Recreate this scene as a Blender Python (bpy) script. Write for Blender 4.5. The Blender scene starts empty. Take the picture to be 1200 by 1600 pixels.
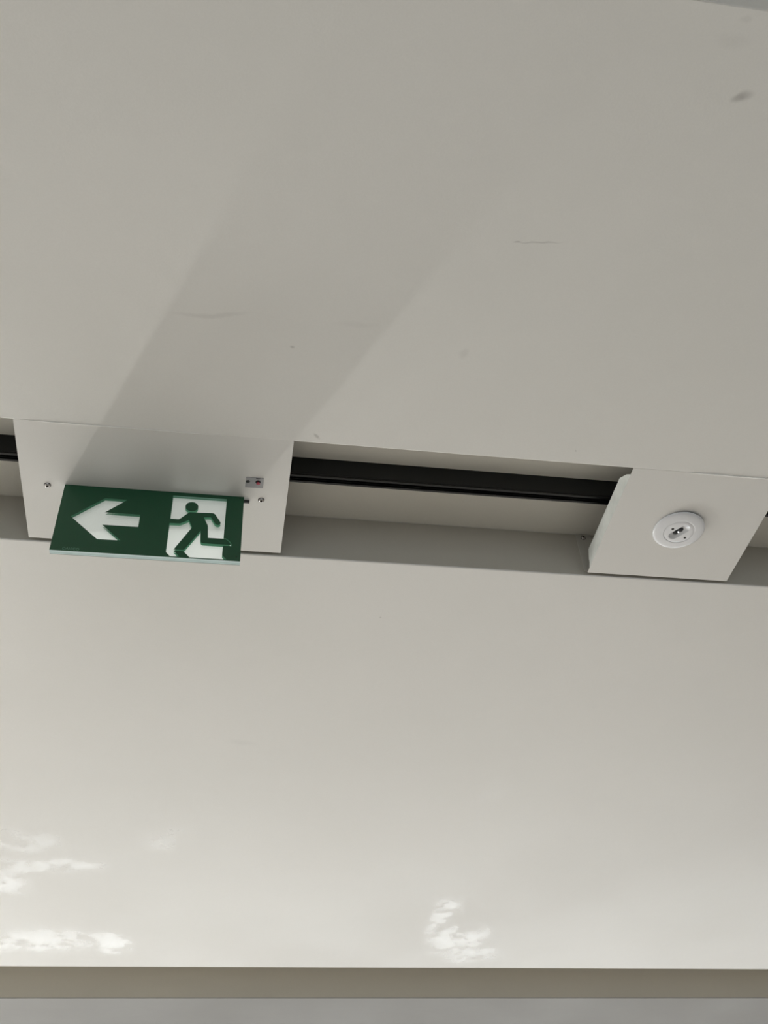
import bpy, bmesh, math, random
from mathutils import Matrix, Vector

S = bpy.context.scene
COL = S.collection
random.seed(4)

# ------------------------------------------------------------------ camera
EYE = 1.55                      # camera height above the floor
CEIL = EYE + 1.265              # underside of the ceiling panels
cam_d = bpy.data.cameras.new('camera')
cam = bpy.data.objects.new('camera', cam_d)
COL.objects.link(cam)
cam_d.sensor_fit = 'HORIZONTAL'
cam_d.sensor_width = 36.0
cam_d.lens = 36.0 * 1586.6 / 1200.0
cam_d.clip_start = 0.01
ELEV, ROLL, YAW = 0.7790, -0.07508, -0.20485
rot = (Matrix.Rotation(YAW, 3, 'Z') @ Matrix.Rotation(math.pi / 2 + ELEV, 3, 'X')
       @ Matrix.Rotation(ROLL, 3, 'Z'))
cam.matrix_world = Matrix.Translation((0, 0, EYE)) @ rot.to_4x4()
S.camera = cam

# ------------------------------------------------------------------ world, daylight, exposure
w = bpy.data.worlds.new('sky')
S.world = w
w.use_nodes = True
w.node_tree.nodes['Background'].inputs[0].default_value = (0.80, 0.88, 1.0, 1)
w.node_tree.nodes['Background'].inputs[1].default_value = 1.0

def window_light(name, loc, aim, sx, sy, power, col=(1, 0.98, 0.95), spread=math.pi):
    d = bpy.data.lights.new(name, 'AREA')
    d.shape = 'RECTANGLE'
    d.size, d.size_y = sx, sy
    d.energy = power
    d.color = col
    d.spread = spread
    o = bpy.data.objects.new(name, d)
    COL.objects.link(o)
    o.location = loc
    o.rotation_euler = Vector(aim).to_track_quat('-Z', 'Y').to_euler()
    return o

ROOM_X0, ROOM_X1, ROOM_Y0, ROOM_Y1 = -5.0, 6.0, -4.0, 7.0
# (x0, x1, z0, z1, light power, name) windows of the far wall
FAR_WIN = [(-4.75, -3.95, 0.40, 2.05, 50.0),  # unseen window added to soften the right edge of the sign's shadow
           (-3.08, -2.77, 0.25, 2.00, 195.0),
           (-1.75, 5.20, 0.35, 1.85, 62.0)]
ADDED_NEAR_WIN = [(-4.0, 4.6, 0.5, 2.3, 2.0)]  # unseen window added behind the camera for a little fill
for x0, x1, z0, z1, pw in FAR_WIN:
    window_light('unseen_window_light', ((x0 + x1) / 2, ROOM_Y1 + 0.20, (z0 + z1) / 2), (0, -1, 0), x1 - x0, z1 - z0, pw,
                 (1.0, 0.96, 0.925))
for x0, x1, z0, z1, pw in ADDED_NEAR_WIN:
    window_light('unseen_window_light', ((x0 + x1) / 2, ROOM_Y0 - 0.20, (z0 + z1) / 2), (0, 1, 0), x1 - x0, z1 - z0, pw,
                 (1.0, 0.98, 0.95))
ADDED_LEFT_WIN = (0.8, 5.0, 0.9, 2.3, 45.0)          # y0, y1, z0, z1, power: unseen window added for light from the left
window_light('unseen_window_light', (ROOM_X0 - 0.20, (ADDED_LEFT_WIN[0] + ADDED_LEFT_WIN[1]) / 2, (ADDED_LEFT_WIN[2] + ADDED_LEFT_WIN[3]) / 2), (1, 0, 0),
             ADDED_LEFT_WIN[1] - ADDED_LEFT_WIN[0], ADDED_LEFT_WIN[3] - ADDED_LEFT_WIN[2], ADDED_LEFT_WIN[4], (1.0, 0.96, 0.925))
# unseen lamps added for bounce fill: they light the floor, the floor lights the ceiling
ADDED_LAMPS = [(-2.0, 5.0, 66.0), (2.2, 5.0, 66.0), (-2.0, -1.6, 5.0), (2.2, -1.6, 5.0)]
for lx, ly, pw in ADDED_LAMPS:
    window_light('added_lamp_light', (lx, ly, CEIL - 0.03), (0, 0, -1), 1.2, 0.6, pw, (1.0, 0.98, 0.95), math.radians(150))

vs = S.view_settings
vs.view_transform = 'Standard'
vs.look = 'None'
vs.gamma = 1.0
vs.use_curve_mapping = False
vs.exposure = 0.20

# ------------------------------------------------------------------ helpers: objects
def link(name, me, mats, parent=None):
    o = bpy.data.objects.new(name, me)
    COL.objects.link(o)
    for m in (mats if isinstance(mats, (list, tuple)) else [mats]):
        me.materials.append(m)
    if parent is not None:
        o.parent = parent
    return o

def obj(name, bm, mats, parent=None, smooth=None):
    me = bpy.data.meshes.new(name)
    bm.normal_update()
    bm.to_mesh(me)
    bm.free()
    if smooth is not None:
        me.polygons.foreach_set('use_smooth', [True] * len(me.polygons))
        me.set_sharp_from_angle(angle=math.radians(smooth))
    return link(name, me, mats, parent)

def empty(name, loc=(0, 0, 0)):
    o = bpy.data.objects.new(name, None)
    COL.objects.link(o)
    o.empty_display_size = 0.05
    o.location = loc
    return o

def tag(o, label, cat, group=None):
    o['label'] = label
    o['category'] = cat
    if group:
        o['group'] = group
    return o

def struct(o):
    o['kind'] = 'structure'
    return o

def box(bm, x0, x1, y0, y1, z0, z1, bevel=0.0, segs=2):
    m = Matrix.Translation(((x0 + x1) / 2, (y0 + y1) / 2, (z0 + z1) / 2)) @ Matrix.Diagonal((x1 - x0, y1 - y0, z1 - z0, 1))
    r = bmesh.ops.create_cube(bm, size=1.0, matrix=m)
    if bevel:
        es = {e for v in r['verts'] for e in v.link_edges}
        bmesh.ops.bevel(bm, geom=list(es), offset=bevel, segments=segs, profile=0.5, affect='EDGES')
    return bm

def newbox(*a, **k):
    return box(bmesh.new(), *a, **k)

def prism(bm, pts, axis, a, b):
    """extrude a 2-D outline along an axis ('x': pts are (y,z); 'y': (x,z); 'z': (x,y))"""
    def P(p, t):
        return {'x': (t, p[0], p[1]), 'y': (p[0], t, p[1]), 'z': (p[0], p[1], t)}[axis]
    A = [bm.verts.new(P(p, a)) for p in pts]
    B = [bm.verts.new(P(p, b)) for p in pts]
    n = len(pts)
    bm.faces.new(A)
    bm.faces.new(B[::-1])
    for i in range(n):
        bm.faces.new((A[i], B[i], B[(i + 1) % n], A[(i + 1) % n]))
    bmesh.ops.recalc_face_normals(bm, faces=bm.faces)
    return bm

def lathe(bm, prof, n=48, mat=Matrix()):
    """revolve (r, z) points about z"""
    rings = []
    for r, z in prof:
        if r < 1e-7:
            rings.append([bm.verts.new(mat @ Vector((0, 0, z)))])
        else:
            rings.append([bm.verts.new(mat @ Vector((r * math.cos(2 * math.pi * k / n), r * math.sin(2 * math.pi * k / n), z))) for k in range(n)])
    for a, b in zip(rings, rings[1:]):
        for k in range(n):
            q = (k + 1) % n
            if len(a) == 1 and len(b) == 1:
                continue
            if len(a) == 1:
                bm.faces.new((a[0], b[k], b[q]))
            elif len(b) == 1:
                bm.faces.new((a[k], b[0], a[q]))
            else:
                bm.faces.new((a[k], b[k], b[q], a[q]))
    bmesh.ops.recalc_face_normals(bm, faces=bm.faces)
    return bm

def outline_mesh(name, loops, depth):
    """2-D loops (x, z in metres, holes by even-odd nesting) -> thin slab facing -Y"""
    cu = bpy.data.curves.new(name, 'CURVE')
    cu.dimensions = '2D'
    cu.fill_mode = 'BOTH'
    cu.extrude = depth / 2
    for lp in loops:
        sp = cu.splines.new('POLY')
        sp.points.add(len(lp) - 1)
        for q, (x, z) in zip(sp.points, lp):
            q.co = (x, z, 0, 1)
        sp.use_cyclic_u = True
    t = bpy.data.objects.new('tmp', cu)
    COL.objects.link(t)
    me = bpy.data.meshes.new_from_object(t.evaluated_get(bpy.context.evaluated_depsgraph_get()))
    bpy.data.objects.remove(t)
    bpy.data.curves.remove(cu)
    me.transform(Matrix.Rotation(math.pi / 2, 4, 'X'))
    me.name = name
    return me

# ------------------------------------------------------------------ helpers: materials
class N:
    def __init__(self, name):
        self.m = bpy.data.materials.new(name)
        self.m.use_nodes = True
        self.t = self.m.node_tree
        self.b = self.t.nodes['Principled BSDF']
        self.out = self.t.nodes['Material Output']
        tc = self.t.nodes.new('ShaderNodeTexCoord')
        self.co = tc.outputs['Object']

    def node(self, typ, **kw):
        n = self.t.nodes.new(typ)
        for k, v in kw.items():
            setattr(n, k, v)
        return n

    def put(self, sock, v):
        if isinstance(v, bpy.types.NodeSocket):
            self.t.links.new(v, sock)
        else:
            sock.default_value = v

    def math(self, op, a, b=0.0, clamp=False):
        n = self.node('ShaderNodeMath', operation=op, use_clamp=clamp)
        self.put(n.inputs[0], a)
        self.put(n.inputs[1], b)
        return n.outputs[0]

    def noise(self, scale, detail=2.0, rough=0.5, vec=None):
        n = self.node('ShaderNodeTexNoise')
        n.inputs['Scale'].default_value = scale
        n.inputs['Detail'].default_value = detail
        n.inputs['Roughness'].default_value = rough
        self.put(n.inputs['Vector'], vec if vec is not None else self.co)
        return n.outputs[0]

    def ramp(self, v, a, b, c=0.0, d=1.0):
        n = self.node('ShaderNodeMapRange', interpolation_type='SMOOTHSTEP')
        self.put(n.inputs['Value'], v)
        for i, q in zip(('From Min', 'From Max', 'To Min', 'To Max'), (a, b, c, d)):
            self.put(n.inputs[i], q)
        return n.outputs[0]

    def mix(self, f, a, b):
        n = self.node('ShaderNodeMix', data_type='RGBA')
        self.put(n.inputs[0], f)
        for s, v in ((n.inputs[6], a), (n.inputs[7], b)):
            self.put(s, v if isinstance(v, bpy.types.NodeSocket) else (*v, 1))
        return n.outputs[2]

    def mapped(self, loc, rotz, scale):
        n = self.node('ShaderNodeMapping', vector_type='TEXTURE')
        n.inputs['Location'].default_value = loc
        n.inputs['Rotation'].default_value = (0, 0, rotz)
        n.inputs['Scale'].default_value = scale
        self.put(n.inputs['Vector'], self.warp)
        return n.outputs[0]

    def spot(self, x, y, rx, ry, ang=0.0, soft=0.8, z=CEIL):
        """soft elliptical mark on the ceiling plane, its outline broken by noise"""
        v = self.mapped((x, y, z), ang, (rx, ry, 1.0))
        ln = self.node('ShaderNodeVectorMath', operation='LENGTH')
        self.put(ln.inputs[0], v)
        return self.ramp(ln.outputs['Value'], 1.0, 1.0 - soft)

    def set_warp(self, amt, scale):
        n = self.node('ShaderNodeTexNoise')
        n.inputs['Scale'].default_value = scale
        n.inputs['Detail'].default_value = 3.0
        self.put(n.inputs['Vector'], self.co)
        sub = self.node('ShaderNodeVectorMath', operation='SUBTRACT')
        self.put(sub.inputs[0], n.outputs['Color'])
        sub.inputs[1].default_value = (0.5, 0.5, 0.5)
        sc = self.node('ShaderNodeVectorMath', operation='SCALE')
        self.put(sc.inputs[0], sub.outputs[0])
        sc.inputs['Scale'].default_value = amt
        ad = self.node('ShaderNodeVectorMath', operation='ADD')
        self.put(ad.inputs[0], self.co)
        self.put(ad.inputs[1], sc.outputs[0])
        self.warp = ad.outputs[0]

    def bump(self, h, strength, dist):
        n = self.node('ShaderNodeBump')
        n.inputs['Strength'].default_value = strength
        n.inputs['Distance'].default_value = dist
        self.put(n.inputs['Height'], h)
        self.put(self.b.inputs['Normal'], n.outputs[0])

def simple(name, col, rough=0.5, metal=0.0, var=0.06, scale=40.0, spec=0.5, emit=None, estr=0.0):
    n = N(name)
    f = n.noise(scale, 3)
    dark = tuple(c * (1 - var) for c in col)
    lite = tuple(min(1, c * (1 + var)) for c in col)
    n.put(n.b.inputs['Base Color'], n.mix(f, dark, lite))
    n.b.inputs['Roughness'].default_value = rough
    n.b.inputs['Metallic'].default_value = metal
    n.b.inputs['Specular IOR Level'].default_value = spec
    if emit:
        n.b.inputs['Emission Color'].default_value = (*emit, 1)
        n.b.inputs['Emission Strength'].default_value = estr
    return n.m

def paint(name, col, rough, marks=(), gloss=(), stipple=1.0, smear=0.5):
    """rolled emulsion; marks: dirt (x,y,rx,ry,ang,strength); gloss: shinier filler patches (x,y,rx,ry,ang)"""
    n = N(name)
    n.set_warp(0.03, 14.0)
    big = n.ramp(n.noise(2.2, 4, 0.55), 0.3, 0.7)
    c = n.mix(n.math('MULTIPLY', big, smear), col, (col[0] * 0.95, col[1] * 0.955, col[2] * 0.95))
    fine = n.noise(420.0, 2)
    c = n.mix(n.math('MULTIPLY', n.ramp(fine, 0.35, 0.65), 0.10), c, tuple(v * 0.85 for v in col))
    for x, y, rx, ry, a, s in marks:
        c = n.mix(n.math('MULTIPLY', n.spot(x, y, rx, ry, a), s), c, (0.20, 0.185, 0.17))
    n.put(n.b.inputs['Base Color'], c)
    r = n.ramp(n.noise(3.0, 3), 0.3, 0.7, rough * 0.92, rough * 1.06)
    h = n.math('MULTIPLY', n.noise(260.0, 3, 0.6), stipple)
    h = n.math('ADD', h, n.math('MULTIPLY', n.noise(22.0, 2), 4.0 * stipple))
    sp = 0.0
    if gloss:
        n.set_warp(0.11, 8.0)
    for x, y, rx, ry, a, rr in gloss:
        m = n.spot(x, y, rx, ry, a, 0.8)
        m = n.math('MULTIPLY', m, n.ramp(n.noise(20.0, 5, 0.65), 0.34, 0.60))
        sp = n.math('MAXIMUM', sp, m)
        q = n.node('ShaderNodeMix', data_type='FLOAT')
        n.put(q.inputs[0], m)
        n.put(q.inputs[2], r)
        q.inputs[3].default_value = rr
        r = q.outputs[0]
    n.put(n.b.inputs['Roughness'], r)
    if gloss:
        n.put(n.b.inputs['Specular IOR Level'], n.ramp(sp, 0.0, 1.0, 0.5, 0.8))
    n.bump(h, 0.25, 0.0006)
    return n.m

WHITE = (0.80, 0.785, 0.755)
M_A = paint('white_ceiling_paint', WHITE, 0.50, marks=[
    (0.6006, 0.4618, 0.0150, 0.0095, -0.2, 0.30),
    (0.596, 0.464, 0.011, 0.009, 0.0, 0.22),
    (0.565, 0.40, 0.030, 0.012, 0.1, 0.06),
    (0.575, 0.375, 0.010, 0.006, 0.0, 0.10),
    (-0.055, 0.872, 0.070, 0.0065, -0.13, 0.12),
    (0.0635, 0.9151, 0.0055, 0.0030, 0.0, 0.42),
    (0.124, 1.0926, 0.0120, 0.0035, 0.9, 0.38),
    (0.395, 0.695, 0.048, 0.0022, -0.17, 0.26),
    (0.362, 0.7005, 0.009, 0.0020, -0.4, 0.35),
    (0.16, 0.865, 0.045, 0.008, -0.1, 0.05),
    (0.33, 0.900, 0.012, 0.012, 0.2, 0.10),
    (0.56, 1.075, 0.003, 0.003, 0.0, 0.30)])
M_B = paint('white_satin_ceiling_paint', (0.80, 0.785, 0.76), 0.36, marks=[
    (0.05, 2.02, 0.05, 0.014, 0.2, 0.05), (0.30, 1.55, 0.003, 0.003, 0, 0.3)],
    gloss=[(-0.47, 2.52, 0.14, 0.085, -0.05, 0.13), (-0.41, 2.645, 0.19, 0.062, -0.04, 0.11),
           (-0.56, 2.75, 0.11, 0.15, 0.0, 0.14), (-0.50, 3.14, 0.30, 0.13, -0.02, 0.17),
           (-0.27, 3.16, 0.09, 0.11, 0.0, 0.08),
           (-0.115, 2.48, 0.075, 0.12, 0.5, 0.22),
           (0.700, 2.92, 0.060, 0.17, 0.0, 0.12), (0.765, 3.10, 0.125, 0.17, 0.0, 0.13),
           (0.85, 3.23, 0.14, 0.08, 0.0, 0.18), (0.695, 2.197, 0.07, 0.07, 0.0, 0.28)])
M_C = paint('far_panel_grey', (0.285, 0.28, 0.272), 0.55)  # darker neutral grey for the farthest ceiling panel
M_SLAB = paint('recess_paint', (0.79, 0.765, 0.70), 0.6)
M_SIDE = paint('recess_side_shade', (0.54, 0.51, 0.45), 0.6)  # recess shade put into the colour of the side faces
M_PLATE = paint('white_plate_enamel', (0.765, 0.75, 0.725), 0.30, stipple=0.25, smear=0.3)
M_FLANGE = simple('galvanised_flange', (0.80, 0.82, 0.79), 0.42, 0.0, 0.18, 55)
M_BLACK = simple('black_anodised', (0.003, 0.004, 0.005), 0.30, 0.0, 0.2, spec=0.3)
M_STEEL = simple('steel_screw', (0.46, 0.44, 0.42), 0.16, 1.0, 0.1)
M_WASHER = simple('dark_washer', (0.05, 0.047, 0.043), 0.4, 0.5)
M_SOCKET = simple('screw_socket', (0.015, 0.014, 0.013), 0.6)
M_GREEN = simple('sign_green', (0.008, 0.080, 0.034), 0.32, 0, 0.05)
M_GREEN2 = simple('sign_green_inner', (0.045, 0.18, 0.098), 0.5, 0, 0.05, emit=(0.06, 0.17, 0.10), estr=0.62)
M_LIT = simple('sign_white_diffuser', (0.80, 0.80, 0.77), 0.5, 0, 0.02, emit=(1.0, 0.99, 0.94), estr=0.44)
M_LOGO = simple('logo_print', (0.13, 0.30, 0.20), 0.5)
M_GREYBOX = simple('grey_plastic', (0.36, 0.36, 0.37), 0.5, 0, 0.05)
M_RED = simple('red_button', (0.42, 0.045, 0.075), 0.4)
M_DARK = simple('dark_plastic', (0.012, 0.014, 0.013), 0.45)
M_RING = simple('white_plastic', (0.78, 0.785, 0.81), 0.20, 0, 0.02)
M_REFL = simple('reflector', (0.72, 0.73, 0.76), 0.16, 0.25, 0.02)
M_WALL = paint('wall_paint', (0.72, 0.70, 0.67), 0.6)
M_FLOOR = simple('pale_floor', (0.56, 0.53, 0.49), 0.35, 0, 0.08, 3.0)
M_FRAME = simple('window_frame_paint', (0.55, 0.55, 0.55), 0.4)

def clear_mat(name, tint, gl):
    n = N(name)
    t = n.node('ShaderNodeBsdfTransparent')
    t.inputs[0].default_value = (*tint, 1)
    g = n.node('ShaderNodeBsdfGlossy')
    g.inputs['Roughness'].default_value = 0.05
    fr = n.node('ShaderNodeFresnel')
    fr.inputs[0].default_value = 1.45
    mx = n.node('ShaderNodeMixShader')
    n.put(mx.inputs[0], n.math('MULTIPLY', fr.outputs[0], gl))
    n.put(mx.inputs[1], t.outputs[0])
    n.put(mx.inputs[2], g.outputs[0])
    n.put(n.out.inputs[0], mx.outputs[0])
    return n.m

M_CLEAR = clear_mat('clear_acrylic', (0.97, 0.99, 0.98), 0.5)
M_GLASS = clear_mat('window_glass', (0.95, 0.97, 0.96), 1.0)
M_EDGE = simple('acrylic_cut_edge', (0.50, 0.60, 0.60), 0.35, 0, 0.06, 90, emit=(0.6, 0.75, 0.75), estr=0.12)
M_LENS = N('lens_glass')
M_LENS.b.inputs['Base Color'].default_value = (0.03, 0.03, 0.035, 1)
M_LENS.b.inputs['Roughness'].default_value = 0.06
M_LENS = M_LENS.m

# ------------------------------------------------------------------ room shell
T = 0.15
X0, X1, Y0, Y1 = ROOM_X0, ROOM_X1, ROOM_Y0, ROOM_Y1
struct(obj('floor', newbox(X0 - T, X1 + T, Y0 - T, Y1 + T, -0.12, 0.0), M_FLOOR))
DEPTH = 0.110
TOP = CEIL + DEPTH
ceiling = struct(obj('ceiling', newbox(X0 - T, X1 + T, Y0 - T, Y1 + T, TOP, TOP + 0.12), M_SLAB))
CH_N, CH_F = 1.1056, 1.3880                # the recess the sign sits in
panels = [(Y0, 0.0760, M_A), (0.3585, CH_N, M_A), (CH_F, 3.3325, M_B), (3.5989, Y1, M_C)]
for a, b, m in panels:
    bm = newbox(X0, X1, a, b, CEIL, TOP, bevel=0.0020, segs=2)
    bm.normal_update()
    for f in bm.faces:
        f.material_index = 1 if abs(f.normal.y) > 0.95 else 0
    obj('ceiling_panel', bm, [m, m if m is M_A else M_SIDE], ceiling)  # sides darkened for recess shade; M_A sides kept light for the brighter recess

# thin uneven white bead added for the bright line where panel and plates meet
M_BEAD = simple('edge_bead_white', (0.90, 0.89, 0.86), 0.22, 0, 0.03)
for bx0, bx1, r0 in ((-0.357, -0.025, 0.0016), (0.765, 1.010, 0.0021), (1.012, 1.060, 0.0015)):
    bm = bmesh.new()
    rings = []
    nseg = 40
    for i in range(nseg + 1):
        x = bx0 + (bx1 - bx0) * i / nseg
        r = r0 * (0.75 + 0.35 * random.random()) * min(1.0, 0.15 + 6.0 * min(i, nseg - i) / nseg)
        yc = CH_N - 0.0003 + random.uniform(-0.0002, 0.0002)
        rings.append([bm.verts.new((x, yc + r * math.cos(a), CEIL + 0.0004 + r * math.sin(a))) for a in [2 * math.pi * q / 10 for q in range(10)]])
    for a, b in zip(rings, rings[1:]):
        for q in range(10):
            bm.faces.new((a[q], a[(q + 1) % 10], b[(q + 1) % 10], b[q]))
    bm.faces.new(rings[0])
    bm.faces.new(rings[-1][::-1])
    bmesh.ops.recalc_face_normals(bm, faces=bm.faces)
    obj('edge_bead', bm, M_BEAD, ceiling, smooth=60)

def wall_with_openings(name, y0, y1, wins):
    bm = bmesh.new()
    zs0, zs1 = min(q[2] for q in wins), max(q[3] for q in wins)
    x = X0
    for x0, x1, z0, z1, _ in wins:
        box(bm, x, x0, y0, y1, 0, CEIL)
        box(bm, x0, x1, y0, y1, 0, z0)
        box(bm, x0, x1, y0, y1, z1, CEIL)
        x = x1
    box(bm, x, X1, y0, y1, 0, CEIL)
    return struct(obj(name, bm, M_WALL))

bm = bmesh.new()
ly0, ly1, lz0, lz1, _ = ADDED_LEFT_WIN
box(bm, X0 - T, X0, Y0 - T, ly0, 0, TOP)
box(bm, X0 - T, X0, ly1, Y1 + T, 0, TOP)
box(bm, X0 - T, X0, ly0, ly1, 0, lz0)
box(bm, X0 - T, X0, ly0, ly1, lz1, TOP)
struct(obj('wall_left', bm, M_WALL))
struct(obj('wall_right', newbox(X1, X1 + T, Y0 - T, Y1 + T, 0, TOP), M_WALL))
wall_with_openings('wall_far', Y1, Y1 + T, FAR_WIN)
wall_with_openings('wall_near', Y0 - T, Y0, ADDED_NEAR_WIN)
k = 0
for wins, yc in ((FAR_WIN, Y1 + T * 0.5), (ADDED_NEAR_WIN, Y0 - T * 0.5)):
    for x0, x1, z0, z1, _ in wins:
        k += 1
        fw = 0.035
        bm = bmesh.new()
        box(bm, x0, x0 + fw, yc - 0.03, yc + 0.03, z0, z1)
        box(bm, x1 - fw, x1, yc - 0.03, yc + 0.03, z0, z1)
        box(bm, x0 + fw, x1 - fw, yc - 0.03, yc + 0.03, z0, z0 + fw)
        box(bm, x0 + fw, x1 - fw, yc - 0.03, yc + 0.03, z1 - fw, z1)
        wo = struct(obj('window_%d' % k, bm, M_FRAME))
        obj('pane', newbox(x0 + fw, x1 - fw, yc - 0.003, yc + 0.003, z0 + fw, z1 - fw), M_GLASS, wo)

bm = bmesh.new()
xc, fw = X0 - T * 0.5, 0.035
box(bm, xc - 0.03, xc + 0.03, ly0, ly0 + fw, lz0, lz1)
box(bm, xc - 0.03, xc + 0.03, ly1 - fw, ly1, lz0, lz1)
box(bm, xc - 0.03, xc + 0.03, ly0 + fw, ly1 - fw, lz0, lz0 + fw)
box(bm, xc - 0.03, xc + 0.03, ly0 + fw, ly1 - fw, lz1 - fw, lz1)
wo = struct(obj('window_%d' % (k + 1), bm, M_FRAME))
obj('pane', newbox(xc - 0.003, xc + 0.003, ly0 + fw, ly1 - fw, lz0 + fw, lz1 - fw), M_GLASS, wo)
# housings for the added ceiling lamps, out of the photograph's view
for lx, ly, _ in ADDED_LAMPS:
    bm = newbox(lx - 0.63, lx + 0.63, ly - 0.33, ly + 0.33, CEIL - 0.022, CEIL - 0.0002, bevel=0.004)
    lo = obj('added_panel_lamp', bm, M_FRAME)
    where = 'far end of the room' if ly > 0 else 'near end of the room'
    side = 'left' if lx < 0 else 'right'
    tag(lo, 'added unseen flat rectangular ceiling lamp at the %s, %s side' % (where, side), 'lamp', 'added flat ceiling lamps out of view')

# ------------------------------------------------------------------ black track in the recess
yn, yf, zb, zt = 1.2388, 1.2572, TOP - 0.047, TOP
prof = [(yn, zt), (yn, zb + 0.010), (yn - 0.0012, zb + 0.0095), (yn - 0.0012, zb + 0.004), (yn, zb + 0.0035), (yn, zb),
        (yn + 0.0045, zb), (yn + 0.0045, zb + 0.012), (yf - 0.0045, zb + 0.012), (yf - 0.0045, zb),
        (yf, zb), (yf, zt)]
track = empty('lighting_track', (0.4, (yn + yf) / 2, zt))
tag(track, 'long narrow black track fixed inside the white ceiling recess', 'track')
def local(bm, root):
    bmesh.ops.translate(bm, verts=bm.verts, vec=-Vector(root.location))
    return bm
tb = obj('track_body', local(prism(bmesh.new(), prof, 'x', X0, X1), track), M_BLACK, track)
for yy in (yn + 0.0045, yf - 0.0060):
    obj('conductor_strip', local(newbox(X0, X1, yy, yy + 0.0015, zb + 0.004, zb + 0.009), track), M_DARK, track)

# ------------------------------------------------------------------ shared: screws
def screw(name, root, x, y, z, r=0.0050, h=0.0030, sub=None, mat4=None):
    m = Matrix.Translation((x, y, z)) if mat4 is None else mat4
    prof = [(0, -h * 0.55), (r * 0.42, -h * 0.55), (r * 0.45, -h), (r * 0.62, -h * 0.98), (r * 0.86, -h * 0.7), (r * 0.98, -h * 0.25), (r, 0.0), (0, 0.0)]
    o = obj(name, local(lathe(bmesh.new(), prof, 24, m), root), M_STEEL, root, smooth=35)
    so = [(0, -h * 0.58), (r * 0.46, -h * 0.62), (r * 0.46, -h * 0.5), (0, -h * 0.5)]
    obj('hex_socket', local(lathe(bmesh.new(), so, 6, m), root), M_SOCKET, o)
    wa = [(r * 0.9, -0.0002), (r * 1.10, -0.0006), (r * 1.16, 0.0), (r * 0.9, 0.0)]
    obj('washer', local(lathe(bmesh.new(), wa, 24, m), root), M_WASHER, o)
    return o

# ------------------------------------------------------------------ exit sign
PZ = CEIL + 0.0011              # underside of the plates
PX0, PX1, PY0, PY1 = -0.3578, 0.0876, 1.1054, 1.3802
SX0, SX1, SY, SH = -0.2865, 0.0136, 1.2427, 0.1500
sign = empty('exit_sign', ((SX0 + SX1) / 2, SY, PZ))
tag(sign, 'green emergency exit sign with white arrow and running figure, hanging from white plate', 'exit sign')

def plate_with_flanges(root, x0, x1, y0, y1):
    bm = newbox(x0, x1, y0, y1, PZ, PZ + 0.0009, bevel=0.0002)
    p = obj('mounting_plate', local(bm, root), M_PLATE, root)
    fl = [(y0 + 0.0160, PZ + 0.0008), (y0 + 0.0290, PZ + 0.0150), (y0 + 0.0560, PZ + 0.0335), (y1 - 0.0280, PZ + 0.0355),
          (y1 - 0.0190, PZ + 0.0190), (y1 - 0.0180, PZ + 0.0100), (y1 - 0.0110, PZ + 0.0008)]
    for xa in (x0 + 0.0004, x1 - 0.0020):
        f = prism(bmesh.new(), fl, 'x', xa, xa + 0.0016)
        obj('side_flange', local(f, root), M_FLANGE, p)
    return p

plate_with_flanges(sign, PX0, PX1, PY0, PY1)
for sx in (-0.3155, 0.0433):
    screw('screw', sign, sx, 1.2474, PZ)

mm = 0.001
TH = 0.0098
blade = obj('sign_blade', local(newbox(SX0, SX1, SY + 0.0062, SY + TH - 0.0006, PZ - SH, PZ - 0.0002, bevel=0.0003), sign), M_EDGE, sign)
# clear front sheet: see-through faces, frosted cut edges
bm = newbox(SX0, SX1, SY + 0.0003, SY + 0.0055, PZ - SH, PZ - 0.0002)
bm.normal_update()
for f in bm.faces:
    f.material_index = 0 if abs(f.normal.y) > 0.9 else 1
obj('acrylic_sheet', local(bm, sign), [M_CLEAR, M_EDGE], blade)
obj('diffuser', local(newbox(SX0 + 0.0008, SX1 - 0.0008, SY + 0.0059, SY + 0.0063, PZ - SH + 0.0006, PZ - 0.0008), sign), M_LIT, blade)
obj('rear_print', local(newbox(SX0, SX1, SY + TH - 0.0006, SY + TH, PZ - SH, PZ - 0.0002), sign), M_GREEN, blade)

def sc(pts):
    return [(x * mm, z * mm) for x, z in pts]
rect = sc([(0, -0.2), (300.1, -0.2), (300.1, -150), (0, -150)])
arrow = sc([(20.7, -73.7), (69.8, -26.5), (106.4, -26.8), (74.0, -59.4), (131.0, -59.3), (130.8, -88.0), (73.0, -88.0), (106.4, -120.6), (69.6, -120.9)])
foot = [(270.7, -100.6), (274.6, -101.4), (279.0, -104.6), (282.4, -109.0), (285.9, -117.3), (270.5, -117.9)]
door = sc([(180.4, -8.8), (270.9, -8.7)] + foot + [(270.4, -139.2), (277.8, -147.9), (187.4, -147.9), (180.0, -138.8)])
head = sc([(213.6 + 10.7 * math.cos(t * math.pi / 16), -32.6 + 11.1 * math.sin(t * math.pi / 16)) for t in range(32)])
body = sc([(210.5, -46.2), (248.6, -44.6), (251.6, -45.2), (253.9, -47.4), (263.3, -64.4), (263.9, -67.0), (263.0, -69.6), (260.6, -71.2),
           (257.8, -71.2), (255.3, -69.5), (246.7, -54.4), (235.2, -55.9), (243.4, -75.0), (245.2, -102.4), (270.8, -102.2), (274.6, -103.4),
           (278.4, -106.6), (281.2, -110.5), (283.2, -115.2), (237.6, -115.2), (234.9, -113.6), (233.4, -109.8), (232.2, -87.2),
           (209.0, -131.6), (207.2, -133.0), (192.0, -133.1), (217.6, -81.0), (211.2, -64.2), (197.2, -73.8), (179.4, -74.2), (179.4, -64.2), (195.0, -64.2)])
thresh = sc([(192.0, -134.9), (207.6, -135.3), (219.0, -148.2), (202.6, -148.2)])

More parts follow.
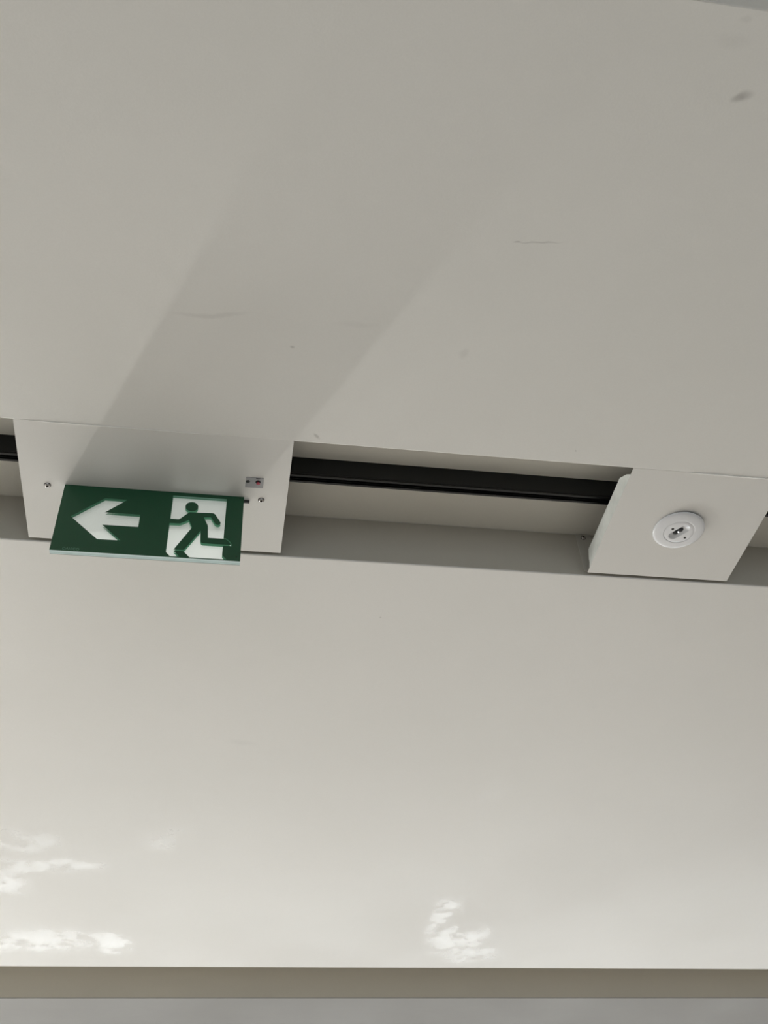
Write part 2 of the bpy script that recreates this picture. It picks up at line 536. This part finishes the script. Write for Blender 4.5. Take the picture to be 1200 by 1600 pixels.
def prints(prefix, y, mat):
    o = link(prefix + '_print', outline_mesh('sheet', [rect, arrow, door], 0.0002), mat, blade)
    o.location = (SX0 - sign.location.x, y - SY, 0)
    for nm, lp in (('figure_head', head), ('figure_body', body), ('threshold', thresh)):
        q = link(nm, outline_mesh(nm, [lp], 0.0002), mat, blade)
        q.location = (SX0 - sign.location.x, y - SY - 0.0001, 0)
prints('front', SY + 0.0001, M_GREEN)
prints('inner', SY + 0.0057, M_GREEN2)
# maker's name, faint, bottom-left corner
fc = bpy.data.curves.new('maker_name', 'FONT')
fc.body = 'DAVICO'
fc.size = 0.0076
fc.extrude = 0.00005
fo = bpy.data.objects.new('tmp', fc)
COL.objects.link(fo)
me = bpy.data.meshes.new_from_object(fo.evaluated_get(bpy.context.evaluated_depsgraph_get()))
bpy.data.objects.remove(fo)
wd = max(v.co.x for v in me.vertices)
me.transform(Matrix.Rotation(math.pi / 2, 4, 'X') @ Matrix.Diagonal((0.0262 / wd, 0.95, 1, 1)))
lg = link('maker_name', me, M_LOGO, blade)
lg.location = (SX0 + 0.0192 - sign.location.x, -0.0002, -0.1478)
for rz in (-4.2, -140.7):
    r = lathe(bmesh.new(), [(0, 0.0006), (0.0011, 0.0005), (0.0012, 0), (0, 0)], 12,
              Matrix.Translation((SX0 + 0.2935, SY, PZ + rz * mm)) @ Matrix.Rotation(math.pi / 2, 4, 'X'))
    obj('rivet', local(r, sign), M_DARK, blade)
# clamp bar along the top, its end showing past the blade
obj('clamp_bar', local(newbox(SX0 + 0.004, SX1 + 0.0098, SY + 0.0066, SY + TH + 0.001, PZ - 0.0050, PZ + 0.0004, bevel=0.0008), sign), M_DARK, sign)
# test button panel
tx0, tx1, ty0, ty1 = 0.0142, 0.0443, 1.1948, 1.2185
bm = newbox(tx0, tx1, ty0, ty1, PZ - 0.0010, PZ + 0.0004, bevel=0.0005)
tp = obj('test_panel', local(bm, sign), M_GREYBOX, sign)
tp['label'] = 'small grey panel with red button beside the sign'
bt = lathe(bmesh.new(), [(0, -0.0040), (0.0027, -0.0039), (0.0032, -0.0036), (0.0032, -0.0030), (0.0016, -0.0030), (0.0016, 0), (0, 0)], 20, Matrix.Translation((0.0355, 1.2046, PZ - 0.0008)))
obj('test_button', local(bt, sign), M_RED, tp, smooth=40)['label'] = 'small round red test button'
hl = lathe(bmesh.new(), [(0, -0.00025), (0.0043, -0.00025), (0.0044, 0), (0, 0)], 20, Matrix.Translation((0.0352, 1.2043, PZ - 0.0010)))
obj('button_well', local(hl, sign), M_DARK, tp)
ld = lathe(bmesh.new(), [(0, -0.0012), (0.0022, -0.0009), (0.0034, -0.0001), (0.0035, 0), (0, 0)], 20, Matrix.Translation((0.0180, 1.2045, PZ - 0.0010)))
obj('indicator_lamp', local(ld, sign), M_DARK, tp, smooth=40)
obj('panel_slot', local(newbox(0.0315, 0.0385, 1.1950, 1.1962, PZ - 0.0013, PZ - 0.0009), sign), M_DARK, tp)

# ------------------------------------------------------------------ emergency downlight on its own plate
DX, DY = 0.8098, 1.2459
dl = empty('emergency_downlight', (DX, DY, PZ))
tag(dl, 'small round white emergency downlight in the middle of a square white plate', 'downlight')
plate_with_flanges(dl, 0.6759, 0.9601, 1.1062, 1.3802)
tilt = Matrix.Translation((DX, DY, PZ)) @ Matrix.Rotation(math.radians(2.6), 4, 'Y')
R0 = 0.0475
neck = lathe(bmesh.new(), [(0.0452, -0.0026), (0.0455, 0.0), (0.036, 0.0), (0.036, -0.0026)], 64, Matrix.Translation((DX, DY, PZ)))
obj('dark_neck', local(neck, dl), M_DARK, dl)  # dark ring added to deepen the shadow gap behind the bezel
off = -0.0024
ring = [(0.0462, off + 0.0008), (0.0470, off), (R0, off - 0.0010), (0.0470, off - 0.0024), (0.0450, off - 0.0038), (0.0410, off - 0.0048),
        (0.0350, off - 0.0055), (0.0300, off - 0.0059), (0.0282, off - 0.0060), (0.0278, off - 0.0055), (0.0270, off - 0.0052)]
bez = obj('bezel', local(lathe(bmesh.new(), ring, 96, tilt), dl), M_RING, dl, smooth=60)
# centre disc with an oval dished slot
ax = Vector((0.0146, -0.0186)).normalized()          # slot direction on the ceiling
half = 0.0125
def depth(x, y):
    u = x * ax.x + y * ax.y
    v = -x * ax.y + y * ax.x
    uu = max(-half, min(half, u))
    d = math.hypot(u - uu, v)
    s = max(0.0, 1.0 - (d / 0.0088) ** 2)
    return 0.0060 * s ** 0.8 * (0.35 + 0.65 * max(0.0, 1 - (abs(u) / 0.0215) ** 2))
bm = bmesh.new()
rows = []
NR, NA = 26, 96
for i in range(NR + 1):
    r = 0.0278 * i / NR
    if i == 0:
        rows.append([bm.verts.new(tilt @ Vector((0, 0, off - 0.0066 + depth(0, 0))))])
        continue
    row = []
    for j in range(NA):
        a = 2 * math.pi * j / NA
        x, y = r * math.cos(a), r * math.sin(a)
        row.append(bm.verts.new(tilt @ Vector((x, y, off - 0.0066 + 0.0011 * (r / 0.0278) ** 8 + depth(x, y)))))
    rows.append(row)
for a, b in zip(rows, rows[1:]):
    for j in range(NA):
        q = (j + 1) % NA
        if len(a) == 1:
            bm.faces.new((a[0], b[j], b[q]))
        else:
            bm.faces.new((a[j], b[j], b[q], a[q]))
bmesh.ops.recalc_face_normals(bm, faces=bm.faces)
bmesh.ops.reverse_faces(bm, faces=[f for f in bm.faces if f.normal.z > 0])
disc = obj('reflector_disc', local(bm, dl), M_REFL, dl, smooth=60)
ang = math.atan2(ax.y, ax.x)
lm = tilt @ Matrix.Rotation(ang, 4, 'Z')
for uo, rr in ((-0.0048, 0.0046), (0.0052, 0.0046)):
    bm = bmesh.new()
    bmesh.ops.create_uvsphere(bm, u_segments=20, v_segments=12, radius=1.0,
                              matrix=lm @ Matrix.Translation((uo - 0.0020, 0, off - 0.0018)) @ Matrix.Diagonal((0.0060, rr * 1.15, 0.0038, 1)))
    obj('lens', local(bm, dl), M_LENS, disc, smooth=80)
M_CHIP = simple('led_chip', (0.9, 0.9, 0.9), 0.2, emit=(1, 1, 1), estr=1.2)
bm = bmesh.new()
bmesh.ops.create_uvsphere(bm, u_segments=12, v_segments=8, radius=1.0,
                          matrix=lm @ Matrix.Translation((-0.0018, 0, off - 0.0050)) @ Matrix.Diagonal((0.0013, 0.0020, 0.0012, 1)))
obj('led_chip', local(bm, dl), M_CHIP, disc, smooth=80)
for hx, hy, rr in ((-0.0150, -0.0068, 0.0025), (0.0153, 0.0123, 0.0023)):
    h = lathe(bmesh.new(), [(0, -0.0003), (rr * 0.8, -0.0003), (rr, -0.0001), (rr, 0.001), (0, 0.001)], 16, tilt @ Matrix.Translation((hx, hy, off - 0.0068)))
    obj('fixing_hole', local(h, dl), M_SOCKET, disc)
# bracket tab screwed to the far side of the recess
br = newbox(0.6735, 0.7050, CH_F - 0.0018, CH_F - 0.0001, CEIL + 0.010, CEIL + 0.1065, bevel=0.0005)
bo = obj('bracket', local(br, dl), simple('bracket_paint', (0.57, 0.55, 0.50), 0.55), dl)
sm = Matrix.Translation((0.6884, CH_F - 0.0018, CEIL + 0.099)) @ Matrix.Rotation(-math.pi / 2, 4, 'X')
screw('bracket_screw', dl, 0, 0, 0, r=0.0046, h=0.003, mat4=sm)
